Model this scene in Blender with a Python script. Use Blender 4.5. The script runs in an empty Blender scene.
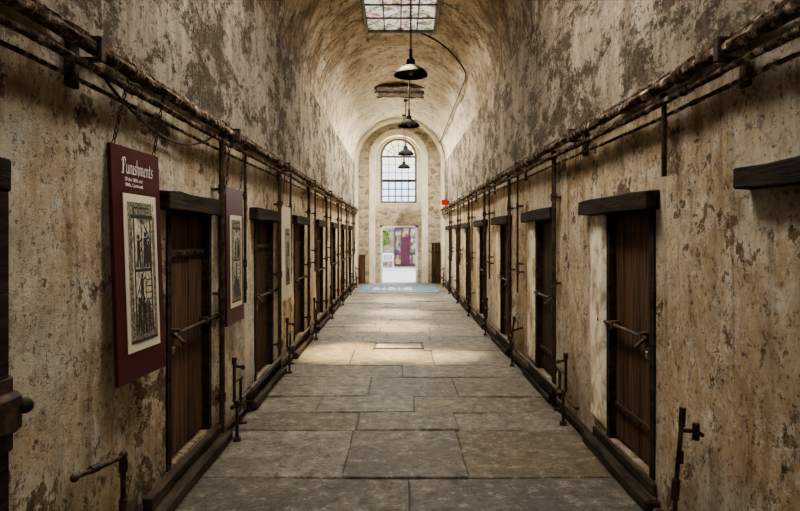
import bpy, bmesh, math, random
from mathutils import Vector, Matrix, noise as mn
random.seed(7)
scene = bpy.context.scene
COL = scene.collection
F=600.0; CX=398.0; CY=235.0; H=1.6
XL=-1.42; XR=1.52; YB=-3.0; YE=20.0
SPR=3.95; VC=(XL+XR)/2; VR=(XR-XL)/2

# ------------------------------------------------------------ materials
def new_mat(name):
    m=bpy.data.materials.new(name); m.use_nodes=True
    nt=m.node_tree; nt.nodes.clear()
    out=nt.nodes.new('ShaderNodeOutputMaterial')
    b=nt.nodes.new('ShaderNodeBsdfPrincipled')
    nt.links.new(b.outputs[0],out.inputs[0])
    return m,nt,b
def coord(nt,scale=(1,1,1),loc=(0,0,0),rot=(0,0,0)):
    t=nt.nodes.new('ShaderNodeTexCoord'); mp=nt.nodes.new('ShaderNodeMapping')
    mp.inputs['Scale'].default_value=scale; mp.inputs['Location'].default_value=loc; mp.inputs['Rotation'].default_value=rot
    nt.links.new(t.outputs['Object'],mp.inputs[0]); return mp.outputs[0]
def noise(nt,vec,scale,detail=6,rough=.6,dist=0.0,out='Fac'):
    n=nt.nodes.new('ShaderNodeTexNoise')
    n.inputs['Scale'].default_value=scale; n.inputs['Detail'].default_value=detail
    n.inputs['Roughness'].default_value=rough; n.inputs['Distortion'].default_value=dist
    nt.links.new(vec,n.inputs['Vector']); return n.outputs[out]
def ramp(nt,fac,stops):
    r=nt.nodes.new('ShaderNodeValToRGB'); e=r.color_ramp.elements
    while len(e)<len(stops): e.new(.5)
    for k,(p,c) in zip(e,stops):
        k.position=p
        k.color=(c,c,c,1) if isinstance(c,(int,float)) else (*c,1)
    nt.links.new(fac,r.inputs[0]); return r.outputs[0]
def setin(nt,s,v):
    if hasattr(v,'is_linked'): nt.links.new(v,s)
    elif isinstance(v,(int,float)):
        s.default_value=v if s.type=='VALUE' else (v,v,v,1)
    else: s.default_value=(*v,1)
def mix(nt,fac,a,b,mode='MIX'):
    m=nt.nodes.new('ShaderNodeMix'); m.data_type='RGBA'; m.blend_type=mode
    setin(nt,m.inputs[0],fac); setin(nt,m.inputs[6],a); setin(nt,m.inputs[7],b)
    return m.outputs[2]
def mth(nt,op,a,b=0.0,clamp=True):
    m=nt.nodes.new('ShaderNodeMath'); m.operation=op; m.use_clamp=clamp
    setin(nt,m.inputs[0],a); setin(nt,m.inputs[1],b); return m.outputs[0]
def bump(nt,b,h,strength=.5,dist=.02):
    n=nt.nodes.new('ShaderNodeBump'); n.inputs['Strength'].default_value=strength
    n.inputs['Distance'].default_value=dist
    nt.links.new(h,n.inputs['Height']); nt.links.new(n.outputs[0],b.inputs['Normal'])
def axis(nt,vec,i):
    s=nt.nodes.new('ShaderNodeSeparateXYZ'); nt.links.new(vec,s.inputs[0]); return s.outputs[i]
def maprange(nt,v,a,b):
    m=nt.nodes.new('ShaderNodeMapRange'); m.inputs[1].default_value=a; m.inputs[2].default_value=b
    nt.links.new(v,m.inputs[0]); return m.outputs[0]
def cracks(nt,v,scale,w,amt=.25):
    nz=noise(nt,v,3.0,5,.6,0,'Color')
    mx=nt.nodes.new('ShaderNodeMix'); mx.data_type='RGBA'; mx.blend_type='LINEAR_LIGHT'; mx.inputs[0].default_value=amt
    nt.links.new(v,mx.inputs[6]); nt.links.new(nz,mx.inputs[7])
    ve=nt.nodes.new('ShaderNodeTexVoronoi'); ve.feature='DISTANCE_TO_EDGE'; ve.inputs['Scale'].default_value=scale
    nt.links.new(mx.outputs[2],ve.inputs['Vector'])
    return ramp(nt,ve.outputs['Distance'],[(0,1),(w,0)])

def plaster(name,off,low_l,low_d,up_l,up_d,peel_lo,peel_up):
    m,nt,b=new_mat(name)
    v=coord(nt,(1,1,1),off); vs=coord(nt,(1,1.3,.32),off); vd=coord(nt,(1,.6,1),off,(.75,0,0))
    z=axis(nt,coord(nt),2)
    n_big=noise(nt,v,.75,5,.6); n_mid=noise(nt,v,2.0,15,.72,.25)
    n_fine=noise(nt,v,11,14,.80); n_str=noise(nt,vs,3.2,13,.72,.2); n_dg=noise(nt,vd,3.4,15,.86,.1)
    n_vf=noise(nt,v,30,8,.75); n_bl=noise(nt,v,4.5,14,.82)
    bigo=mth(nt,'MULTIPLY',mth(nt,'SUBTRACT',n_big,.5,False),.45,False)
    peelf=mth(nt,'ADD',n_mid,mth(nt,'ADD',bigo,mth(nt,'MULTIPLY',mth(nt,'SUBTRACT',n_fine,.5,False),.28,False),False),False)
    dgf=mth(nt,'ADD',n_dg,mth(nt,'MULTIPLY',bigo,.6,False),False)
    zn=mth(nt,'ADD',z,mth(nt,'MULTIPLY',n_mid,.5,False),False)
    upm=maprange(nt,zn,2.5,2.8)
    low=mix(nt,ramp(nt,n_str,[(.40,0),(.60,1)]),low_l,low_d)
    low=mix(nt,ramp(nt,n_big,[(.46,0),(.60,.6)]),low,(.50,.335,.17))
    low=mix(nt,ramp(nt,n_big,[(.38,.7),(.50,0)]),low,(.80,.75,.63))
    # grey white lime bloom and tan mottling
    low=mix(nt,ramp(nt,n_bl,[(.38,.85),(.47,0)]),low,(.84,.81,.73))
    low=mix(nt,ramp(nt,n_bl,[(.52,0),(.60,.6)]),low,(.36,.245,.13))
    up=mix(nt,ramp(nt,n_str,[(.38,0),(.60,1)]),up_l,up_d)
    base=mix(nt,upm,low,up)
    pl=ramp(nt,peelf,[(peel_lo,0),(peel_lo+.014,1)])
    pu=ramp(nt,dgf,[(peel_up,0),(peel_up+.03,1)])
    pm=mix(nt,upm,pl,pu)
    u1=ramp(nt,n_fine,[(.38,(.05,.03,.017)),(.48,(.18,.12,.068)),(.58,(.42,.31,.19))])
    u2=ramp(nt,n_fine,[(.40,(.035,.027,.019)),(.50,(.11,.084,.058)),(.60,(.30,.24,.17))])
    c=mix(nt,pm,base,mix(nt,upm,u1,u2))
    rim=mth(nt,'MULTIPLY',ramp(nt,peelf,[(peel_lo-.03,0),(peel_lo-.006,.7)]),ramp(nt,peelf,[(peel_lo-.001,1),(peel_lo+.004,0)]))
    c=mix(nt,mth(nt,'MULTIPLY',rim,mth(nt,'SUBTRACT',1.0,upm)),c,(.92,.86,.72))
    vst=coord(nt,(1,5,.35),off); n_run=noise(nt,vst,2.0,10,.7,.1)
    c=mix(nt,mth(nt,'MULTIPLY',ramp(nt,n_run,[(.51,0),(.66,.65)]),ramp(nt,n_big,[(.35,.35),(.6,1)])),c,(.16,.105,.056))
    lowk=mth(nt,'ADD',mth(nt,'MULTIPLY',upm,.2),.8)
    dk=ramp(nt,n_fine,[(.56,0),(.585,1)])
    c=mix(nt,mth(nt,'MULTIPLY',mth(nt,'MULTIPLY',dk,lowk),ramp(nt,n_big,[(.40,.35),(.58,1)])),c,(.045,.03,.018))
    sp=mth(nt,'MULTIPLY',ramp(nt,n_vf,[(.57,0),(.60,.85)]),lowk); c=mix(nt,sp,c,(.07,.047,.028))
    fl=mth(nt,'MULTIPLY',ramp(nt,n_fine,[(.39,1),(.42,0)]),ramp(nt,n_str,[(.3,1),(.6,.2)]))
    c=mix(nt,mth(nt,'MULTIPLY',fl,.8),c,(.90,.85,.73))
    ck=mth(nt,'MULTIPLY',cracks(nt,v,1.3,.006,.45),ramp(nt,n_str,[(.42,.0),(.54,.8)]))
    c=mix(nt,ck,c,(.08,.052,.03))
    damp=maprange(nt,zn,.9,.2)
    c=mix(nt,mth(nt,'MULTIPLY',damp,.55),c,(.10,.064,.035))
    nt.links.new(c,b.inputs['Base Color']); b.inputs['Roughness'].default_value=.85
    b.inputs['Specular IOR Level'].default_value=.25
    h=mth(nt,'MULTIPLY',n_fine,.9,False)
    h=mth(nt,'SUBTRACT',h,mth(nt,'MULTIPLY',pm,.5),False)
    h=mth(nt,'SUBTRACT',h,mth(nt,'MULTIPLY',ck,.3),False)
    h=mth(nt,'ADD',h,mth(nt,'MULTIPLY',n_dg,mth(nt,'ADD',mth(nt,'MULTIPLY',upm,.4),.7,False),False),False)
    bump(nt,b,h,1.0,.06)
    return m

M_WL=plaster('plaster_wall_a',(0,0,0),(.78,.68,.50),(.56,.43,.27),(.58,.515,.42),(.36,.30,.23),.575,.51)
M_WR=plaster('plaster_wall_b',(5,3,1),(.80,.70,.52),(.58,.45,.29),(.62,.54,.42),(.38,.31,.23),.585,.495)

def vault_mat():
    m,nt,b=new_mat('vault_plaster')
    v=coord(nt); y=axis(nt,v,1); z=axis(nt,v,2)
    n1=noise(nt,v,1.6,12,.76,.3); n2=noise(nt,v,6,14,.82); n3=noise(nt,coord(nt,(1,.25,1)),5,10,.7); nb=noise(nt,v,.9,4,.6)
    c=ramp(nt,n1,[(.38,(.32,.225,.13)),(.48,(.62,.49,.33)),(.56,(.88,.78,.60))])
    c=mix(nt,ramp(nt,n2,[(.53,0),(.56,.8)]),c,(.13,.088,.052))
    c=mix(nt,ramp(nt,n3,[(.50,0),(.62,.55)]),c,(.84,.76,.59))
    c=mix(nt,mth(nt,'MULTIPLY',cracks(nt,v,.9,.022,.3),ramp(nt,nb,[(.4,.4),(.55,1)])),c,(.04,.025,.014))
    yr=mth(nt,'ADD',y,mth(nt,'MULTIPLY',n1,.25,False),False)
    fr=mth(nt,'FRACT',mth(nt,'MULTIPLY',yr,.42,False),0,False)
    c=mix(nt,ramp(nt,fr,[(0,.85),(.016,0)]),c,(.06,.04,.024))
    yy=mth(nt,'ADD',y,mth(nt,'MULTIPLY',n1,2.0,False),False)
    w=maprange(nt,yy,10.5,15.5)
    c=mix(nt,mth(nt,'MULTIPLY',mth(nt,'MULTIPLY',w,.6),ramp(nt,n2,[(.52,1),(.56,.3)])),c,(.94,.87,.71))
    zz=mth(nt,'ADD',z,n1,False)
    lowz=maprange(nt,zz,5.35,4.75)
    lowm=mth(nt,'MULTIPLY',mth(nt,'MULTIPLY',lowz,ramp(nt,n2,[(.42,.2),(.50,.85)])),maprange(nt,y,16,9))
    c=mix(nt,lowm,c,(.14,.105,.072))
    nt.links.new(c,b.inputs['Base Color']); b.inputs['Roughness'].default_value=.85
    b.inputs['Specular IOR Level'].default_value=.2
    bump(nt,b,n2,1.0,.06); return m
M_V=vault_mat()

def stone_floor_mat():
    m,nt,b=new_mat('flagstone')
    v=coord(nt); a=nt.nodes.new('ShaderNodeVertexColor'); a.layer_name='slab'
    n1=noise(nt,v,2.0,12,.72,.2); n2=noise(nt,v,9,14,.84); n3=noise(nt,v,48,6,.7); n4=noise(nt,v,.9,5,.6)
    c=ramp(nt,n1,[(.35,(.135,.118,.094)),(.5,(.235,.212,.175)),(.65,(.36,.33,.28))])
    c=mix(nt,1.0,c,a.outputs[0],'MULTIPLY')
    c=mix(nt,ramp(nt,n4,[(.50,0),(.62,.4)]),c,(.12,.10,.076))
    c=mix(nt,ramp(nt,n2,[(.52,0),(.56,.75)]),c,(.06,.05,.038))
    c=mix(nt,ramp(nt,n2,[(.42,.65),(.455,0)]),c,(.50,.47,.40))
    c=mix(nt,ramp(nt,n3,[(.54,0),(.59,.5)]),c,(.045,.038,.03))
    y=axis(nt,v,1)
    nt.links.new(c,b.inputs['Base Color'])
    r=ramp(nt,n1,[(.3,.34),(.7,.62)]); nt.links.new(r,b.inputs['Roughness'])
    b.inputs['Specular IOR Level'].default_value=.5
    hh=mth(nt,'ADD',mth(nt,'MULTIPLY',n2,1.1,False),mth(nt,'MULTIPLY',n3,.3,False),False)
    bump(nt,b,hh,1.0,.045); return m
M_FL=stone_floor_mat()

def simple(name,c1,c2,scale=8,rough=.6,metal=0.0,stretch=(1,1,1),bs=.4,bd=.01,lo=.35,hi=.65,spec=.3):
    m,nt,b=new_mat(name); v=coord(nt,stretch)
    n=noise(nt,v,scale,10,.72,.1)
    c=ramp(nt,n,[(lo,c1),(hi,c2)])
    nt.links.new(c,b.inputs['Base Color']); b.inputs['Roughness'].default_value=rough
    b.inputs['Metallic'].default_value=metal; b.inputs['Specular IOR Level'].default_value=spec
    if bs>0: bump(nt,b,n,bs,bd)
    return m
M_WOOD=simple('old_dark_wood',(.014,.009,.006),(.105,.060,.034),10,.7,0,(2.2,2.2,.13),1,.02,.38,.64,.25)
M_WOODB=simple('worn_brown_wood',(.022,.013,.008),(.165,.092,.050),10,.7,0,(2.2,2.2,.13),1,.02,.38,.64,.25)
M_LINT=simple('lintel_timber',(.007,.005,.004),(.050,.036,.025),12,.85,0,(1.8,.15,1.8),.9,.02,.38,.66,.15)
M_IRON=simple('rusty_iron',(.010,.007,.006),(.095,.054,.030),14,.6,0,(1,1,1),.6,.008,.42,.64,.35)
M_SILL=simple('sill_timber',(.010,.008,.006),(.080,.058,.039),8,.85,0,(1.8,.3,1.8),.9,.02,.38,.66,.2)
M_MAROON=simple('maroon_board',(.046,.006,.008),(.066,.009,.011),3,.45,0,(1,1,1),.0)
M_CREAM=simple('print_paper',(.60,.56,.45),(.68,.64,.52),6,.6,0,(1,1,1),.0)
M_INK=simple('engraving_ink',(.010,.009,.008),(.09,.085,.07),110,.6,0,(1,1,1),.0,.01,.45,.62)
M_INKM=simple('engraving_midtone',(.03,.027,.022),(.34,.31,.24),120,.6,0,(1,1,.5),.0,.01,.44,.56)
M_INKL=simple('engraving_halftone',(.16,.145,.115),(.66,.62,.50),80,.6,0,(1,1,.35),.0,.01,.42,.52)
M_WHITE=simple('white_lettering',(.78,.76,.70),(.85,.83,.78),5,.6,0,(1,1,1),.0)
M_ENAM=simple('lamp_enamel',(.008,.010,.009),(.022,.024,.022),12,.9,0,(1,1,1),.1,.01,.35,.65,.05)
M_ENAMI=simple('lamp_inner_enamel',(.012,.012,.010),(.025,.023,.020),8,.95,0,(1,1,1),.0,.01,.35,.65,.03)
M_FRAME=simple('window_frame_paint',(.08,.07,.06),(.22,.19,.15),9,.6,0,(1,1,1),.2)
M_PLW=simple('white_plaster',(.66,.61,.51),(.93,.89,.79),3,.85,0,(1,1,1),.5,.02)
M_REV=simple('lime_reveal',(.40,.31,.20),(.84,.77,.62),7,.85,0,(1,1,.6),.9,.03,.40,.54)
M_BLUE=simple('blue_mat',(.10,.17,.25),(.20,.29,.39),5,.6,0,(1,1,1),.1)
M_RED=simple('red_sign',(.45,.01,.01),(.6,.02,.02),5,.5,0,(1,1,1),.0)
M_YARD=simple('yard_ground',(.40,.40,.39),(.52,.52,.51),2,.9)
M_LEAF=simple('leaves',(.10,.16,.03),(.42,.46,.14),9,.7,0,(1,1,1),.6,.05)
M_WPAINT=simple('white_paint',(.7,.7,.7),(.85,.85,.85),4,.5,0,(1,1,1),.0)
M_STEEL=simple('worn_steel',(.08,.07,.06),(.32,.28,.23),20,.45,.5)
M_PLUM=simple('plum_paint',(.10,.025,.045),(.18,.05,.08),5,.5,0,(1,1,1),.0)
def crusty():
    m,nt,b=new_mat('crusty_pipe_paint'); v=coord(nt); n=noise(nt,v,9,14,.82,.3); n2=noise(nt,v,24,10,.75)
    c=ramp(nt,n,[(.40,(.018,.012,.008)),(.47,(.095,.055,.030)),(.53,(.20,.14,.09)),(.575,(.55,.49,.39))])
    c=mix(nt,ramp(nt,n2,[(.52,0),(.56,.85)]),c,(.018,.012,.008))
    nt.links.new(c,b.inputs['Base Color']); b.inputs['Roughness'].default_value=.9; b.inputs['Specular IOR Level'].default_value=.15
    bump(nt,b,n2,1.0,.03); return m
M_PIPE=crusty()

def mural_mat():
    m,nt,b=new_mat('mural_paint'); v=coord(nt,(1,1,.6),(3,0,2))
    vo=nt.nodes.new('ShaderNodeTexVoronoi'); vo.inputs['Scale'].default_value=8; nt.links.new(v,vo.inputs['Vector'])
    g=axis(nt,vo.outputs['Color'],0)
    r=nt.nodes.new('ShaderNodeValToRGB'); r.color_ramp.interpolation='CONSTANT'
    cols=[(0,(.12,.08,.15)),(.16,(.26,.07,.12)),(.34,(.18,.26,.09)),(.5,(.46,.42,.16)),(.64,(.22,.10,.17)),(.78,(.50,.49,.44)),(.88,(.14,.20,.28))]
    e=r.color_ramp.elements
    while len(e)<len(cols): e.new(.5)
    for k,(p,c) in zip(e,cols): k.position=p; k.color=(*c,1)
    nt.links.new(g,r.inputs[0])
    nt.links.new(r.outputs[0],b.inputs['Base Color']); b.inputs['Roughness'].default_value=.6; return m
M_MURAL=mural_mat()

def rubble(name,k,mort=(.58,.52,.40),soft=0.0):
    m,nt,b=new_mat(name); v=coord(nt,(1,1,1.6))
    vo=nt.nodes.new('ShaderNodeTexVoronoi'); vo.inputs['Scale'].default_value=4.6
    nt.links.new(v,vo.inputs['Vector'])
    ve=nt.nodes.new('ShaderNodeTexVoronoi'); ve.feature='DISTANCE_TO_EDGE'; ve.inputs['Scale'].default_value=4.6
    nt.links.new(v,ve.inputs['Vector'])
    g=axis(nt,vo.outputs['Color'],0)
    c=ramp(nt,g,[(0,tuple(k*x for x in (.24,.20,.15))),(.5,tuple(k*x for x in (.40,.35,.27))),(1,tuple(k*x for x in (.54,.48,.38)))])
    c=mix(nt,ramp(nt,ve.outputs['Distance'],[(.02,1),(.06,0)]),c,mort)
    n=noise(nt,v,9,8,.7); c=mix(nt,ramp(nt,n,[(.5,0),(.66,.55)]),c,(.14,.11,.08))
    if soft:
        n5=noise(nt,v,1.6,8,.7); z=axis(nt,coord(nt),2)
        f=mth(nt,'MULTIPLY',ramp(nt,n5,[(.35,soft),(.65,soft*.6)]),maprange(nt,z,2.3,2.75))
        c=mix(nt,f,c,(.80,.75,.63))
    nt.links.new(c,b.inputs['Base Color']); b.inputs['Roughness'].default_value=.9
    bump(nt,b,ve.outputs['Distance'],.5,.05); return m
M_RUB=rubble('rubble_stone',.95,(.52,.47,.38))
M_RUBP=rubble('limewashed_stone',1.05,(.58,.53,.44),1.0)
M_RUBY=rubble('yard_stone',1.0,(.50,.50,.36))

def glow_pane(name,s,tint=.65):
    m,nt,b=new_mat(name)
    v=coord(nt); n=noise(nt,v,6.5,8,.75,.6); n2=noise(nt,v,2.2,4,.6)
    c=ramp(nt,n,[(.38,(.05,.06,.03)),(.46,(.32,.24,.16)),(.52,(.70,.70,.68)),(.66,(.95,.97,1))])
    c=mix(nt,tint,c,ramp(nt,n2,[(.40,(.62,.80,.50)),(.5,(1,.95,.9)),(.60,(.95,.62,.58))]),'MULTIPLY')
    if tint==0: c=mix(nt,.8,c,(1,.93,.82))
    nt.links.new(c,b.inputs['Base Color']); nt.links.new(c,b.inputs['Emission Color'])
    b.inputs['Emission Strength'].default_value=s
    return m
def bulb_mat():
    m,nt,b=new_mat('frosted_bulb'); b.inputs['Base Color'].default_value=(.25,.24,.2,1)
    b.inputs['Roughness'].default_value=.5; return m
M_BULB=bulb_mat()
def amber():
    m,nt,b=new_mat('tinted_glass'); out=nt.nodes['Material Output']
    t=nt.nodes.new('ShaderNodeBsdfTransparent')
    z=axis(nt,coord(nt),2); 
    c=ramp(nt,maprange(nt,z,.6,2.1),[(0,(.90,.95,1)),(.55,(.98,.96,.88)),(1,(.97,.90,.68))])
    nt.links.new(c,t.inputs[0]); nt.links.new(t.outputs[0],out.inputs[0]); nt.nodes.remove(b); return m
M_AMB=amber()

# ------------------------------------------------------------ builders
class MB:
    def __init__(s): s.bm=bmesh.new()
    def box(s,x0,x1,y0,y1,z0,z1,bev=0.0,mat=None,rot=None):
        r=bmesh.ops.create_cube(s.bm,size=1)
        vs=r['verts']
        for v in vs:
            v.co=Vector(((x0+x1)/2+v.co.x*(x1-x0),(y0+y1)/2+v.co.y*(y1-y0),(z0+z1)/2+v.co.z*(z1-z0)))
        if bev>0:
            es=list({e for v in vs for e in v.link_edges})
            bmesh.ops.bevel(s.bm,geom=es,offset=bev,segments=1,affect='EDGES')
        return s
    def cyl(s,p0,p1,r,seg=12,r2=None):
        p0=Vector(p0); p1=Vector(p1); d=p1-p0
        q=Vector((0,0,1)).rotation_difference(d.normalized()).to_matrix().to_4x4()
        bmesh.ops.create_cone(s.bm,cap_ends=True,segments=seg,radius1=r,radius2=r if r2 is None else r2,
            depth=d.length,matrix=Matrix.Translation((p0+p1)/2)@q)
        return s
    def sph(s,p,r,sc=(1,1,1)):
        bmesh.ops.create_uvsphere(s.bm,u_segments=12,v_segments=8,radius=r,
            matrix=Matrix.Translation(Vector(p))@Matrix.Diagonal((*sc,1))); return s
    def torus(s,c,R,r,rot,seg=12,ms=6,sx=1.0):
        ring=[]
        for i in range(seg):
            a=2*math.pi*i/seg; row=[]
            for j in range(ms):
                b=2*math.pi*j/ms
                p=Vector(((R+r*math.cos(b))*math.cos(a)*sx,(R+r*math.cos(b))*math.sin(a),r*math.sin(b)))
                row.append(s.bm.verts.new(Vector(c)+rot@p))
            ring.append(row)
        for i in range(seg):
            for j in range(ms):
                s.bm.faces.new((ring[i][j],ring[(i+1)%seg][j],ring[(i+1)%seg][(j+1)%ms],ring[i][(j+1)%ms]))
        return s
    def pipe(s,pts,r,fit=1.35):
        for a,b in zip(pts,pts[1:]): s.cyl(a,b,r)
        for p in pts[1:-1]: s.sph(p,r*fit)
        return s
    def lathe(s,prof,c=(0,0,0),seg=28):
        rows=[]
        for (r,z) in prof:
            rows.append([s.bm.verts.new((c[0]+r*math.cos(2*math.pi*i/seg),c[1]+r*math.sin(2*math.pi*i/seg),c[2]+z)) for i in range(seg)])
        for a,b in zip(rows,rows[1:]):
            for i in range(seg): s.bm.faces.new((a[i],a[(i+1)%seg],b[(i+1)%seg],b[i]))
        return s
    def poly(s,pts):
        s.bm.faces.new([s.bm.verts.new(p) for p in pts]); return s
    def obj(s,name,mat,origin=None,smooth=False,parent=None,M=None,solid=0,recalc=True):
        if M is not None: bmesh.ops.transform(s.bm,matrix=M,verts=s.bm.verts)
        o=Vector(origin) if origin is not None else Vector((0,0,0))
        if origin is not None: bmesh.ops.translate(s.bm,verts=s.bm.verts,vec=-o)
        if recalc: bmesh.ops.recalc_face_normals(s.bm,faces=s.bm.faces)
        me=bpy.data.meshes.new(name); s.bm.to_mesh(me); s.bm.free()
        if smooth:
            for p in me.polygons: p.use_smooth=True
            try: me.set_sharp_from_angle(angle=math.radians(40))
            except Exception: pass
        me.materials.append(mat)
        ob=bpy.data.objects.new(name,me); COL.objects.link(ob)
        if parent is not None:
            ob.parent=parent; ob.location=o-WP[parent.name]
        else: ob.location=o
        WP[ob.name]=o.copy()
        return ob
WP={}
def empty(name,loc):
    e=bpy.data.objects.new(name,None); e.empty_display_size=.1; COL.objects.link(e); e.location=loc
    WP[e.name]=Vector(loc); return e
def tag(o,label,cat,group=None,kind=None):
    o['label']=label; o['category']=cat
    if group: o['group']=group
    if kind: o['kind']=kind
    return o
def struct(o,label,cat):
    o['kind']='structure'; o['label']=label; o['category']=cat; return o

# ------------------------------------------------------------ openings
DW=.84
LD=[(1.34,2.16)]+[(3.68+2.25*i,3.68+2.25*i+DW) for i in range(7)]
RD=[(3.55+2.25*i,3.55+2.25*i+.78) for i in range(7)]
DZ0,DZ1=.15,1.76
REC=.13
def fill_lines(a,b,step,extra):
    xs=[a+i*(b-a)/round((b-a)/step) for i in range(int(round((b-a)/step))+1)]
    xs=[x for x in xs if all(abs(x-e)>.03 for e in extra)]+list(extra)
    return sorted(xs)
def build_wall(name,X,sg,ops,mat):
    ex=[e for o in ops for e in o]
    ys=fill_lines(YB,YE,.06,ex); zs=[-.06]+fill_lines(0,SPR,.06,[DZ0,DZ1])
    b=MB(); bm=b.bm; V={}
    for i,y in enumerate(ys):
        for j,z in enumerate(zs):
            d=mn.noise(Vector((X*7,y*1.3,z*1.3)))*.022+mn.noise(Vector((X*3,y*4,z*4)))*.012+mn.noise(Vector((X*5,y*9,z*9)))*.009
            for (a,c) in ops:
                if a-.02<y<c+.02 and DZ0-.02<z<DZ1+.02: d=0
            if j==len(zs)-1: d=0
            V[i,j]=bm.verts.new((X+d,y,z))
    for i in range(len(ys)-1):
        for j in range(len(zs)-1):
            ym=(ys[i]+ys[i+1])/2; zm=(zs[j]+zs[j+1])/2
            if any(a<ym<c for a,c in ops) and DZ0<zm<DZ1: continue
            bm.faces.new((V[i,j],V[i+1,j],V[i+1,j+1],V[i,j+1]))
    Xi=X-sg*REC
    for a,c in ops:
        for q in ([(X,a,DZ0),(Xi,a,DZ0),(Xi,a,DZ1),(X,a,DZ1)],[(X,c,DZ0),(Xi,c,DZ0),(Xi,c,DZ1),(X,c,DZ1)],
                  [(X,a,DZ0),(X,c,DZ0),(Xi,c,DZ0),(Xi,a,DZ0)],[(X,a,DZ1),(X,c,DZ1),(Xi,c,DZ1),(Xi,a,DZ1)],
                  [(Xi,a,DZ0),(Xi,c,DZ0),(Xi,c,DZ1),(Xi,a,DZ1)]): b.poly(q)
    o=b.obj(name,mat,smooth=True); return o
struct(build_wall('wall_left',XL,1,LD,M_WL),'cream and brown peeling plaster corridor wall with cell door openings','wall')
struct(build_wall('wall_right',XR,-1,RD,M_WR),'tan peeling plaster corridor wall with cell door openings','wall')
struct(MB().box(XL-.2,XR+.2,YB-.2,YB,-.05,5.7).obj('wall_back',M_WL),'unseen peeling plaster wall closing the corridor against outside light','wall')  # unseen back wall, added to keep sky light out from behind
for nm,X,sg in (('baseboard_left',XL,1),('baseboard_right',XR,-1)):
    b=MB(); bm=b.bm; prev=None; y=-3.0
    while y<=19.95:
        w_=.065+.02*mn.noise(Vector((X,y*2,3))); h_=.045+.018*mn.noise(Vector((X,y*1.7,9)))
        row=[bm.verts.new(p) for p in ((X-sg*.03,y,-.01),(X-sg*.03,y,h_),(X+sg*w_*.8,y,h_),(X+sg*w_,y,h_-.012),(X+sg*w_,y,-.01))]
        if prev:
            for i in range(4): bm.faces.new((prev[i],prev[i+1],row[i+1],row[i]))
        prev=row; y+=.15
    struct(b.obj(nm,M_SILL),'low dark worn ledge running along the wall foot','baseboard')
tn=4
for (a,c) in RD:
    b=MB(); bm=b.bm; G={}
    ny,nz=8,22; y0,y1=c+.012,c+.36; z0,z1=.16,1.75
    for i in range(ny+1):
        for j in range(nz+1):
            y=y0+(y1-y0)*i/ny; z=z0+(z1-z0)*j/nz
            if i==ny: y+=mn.noise(Vector((z*3,c,1)))*.14
            dx=.030 if 0<i<ny and j>0 else -.02
            G[i,j]=bm.verts.new((XR-dx+mn.noise(Vector((y*5,z*5,2)))*.008,y,z))
    for i in range(ny):
        for j in range(nz): bm.faces.new((G[i,j],G[i+1,j],G[i+1,j+1],G[i,j+1]))
    struct(b.obj('trim_%d'%tn,M_REV),'pale lime plaster patch beside a cell door','trim'); tn+=1

# vault
b=MB(); bm=b.bm; ys=fill_lines(YB,YE,.12,[]); NT=44; rows=[]
for y in ys:
    row=[]
    for k in range(NT+1):
        t=math.pi*k/NT; r=VR
        if 0<k<NT: r+=mn.noise(Vector((math.cos(t)*2,y*.9,math.sin(t)*2)))*.035
        row.append(bm.verts.new((VC+r*math.cos(t),y,SPR+r*math.sin(t))))
    rows.append(row)
for a,c in zip(rows,rows[1:]):
    for k in range(NT): bm.faces.new((a[k],a[k+1],c[k+1],c[k]))
struct(b.obj('ceiling',M_V,smooth=True),'barrel vaulted plaster ceiling with grimy tan paint','ceiling')

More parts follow.
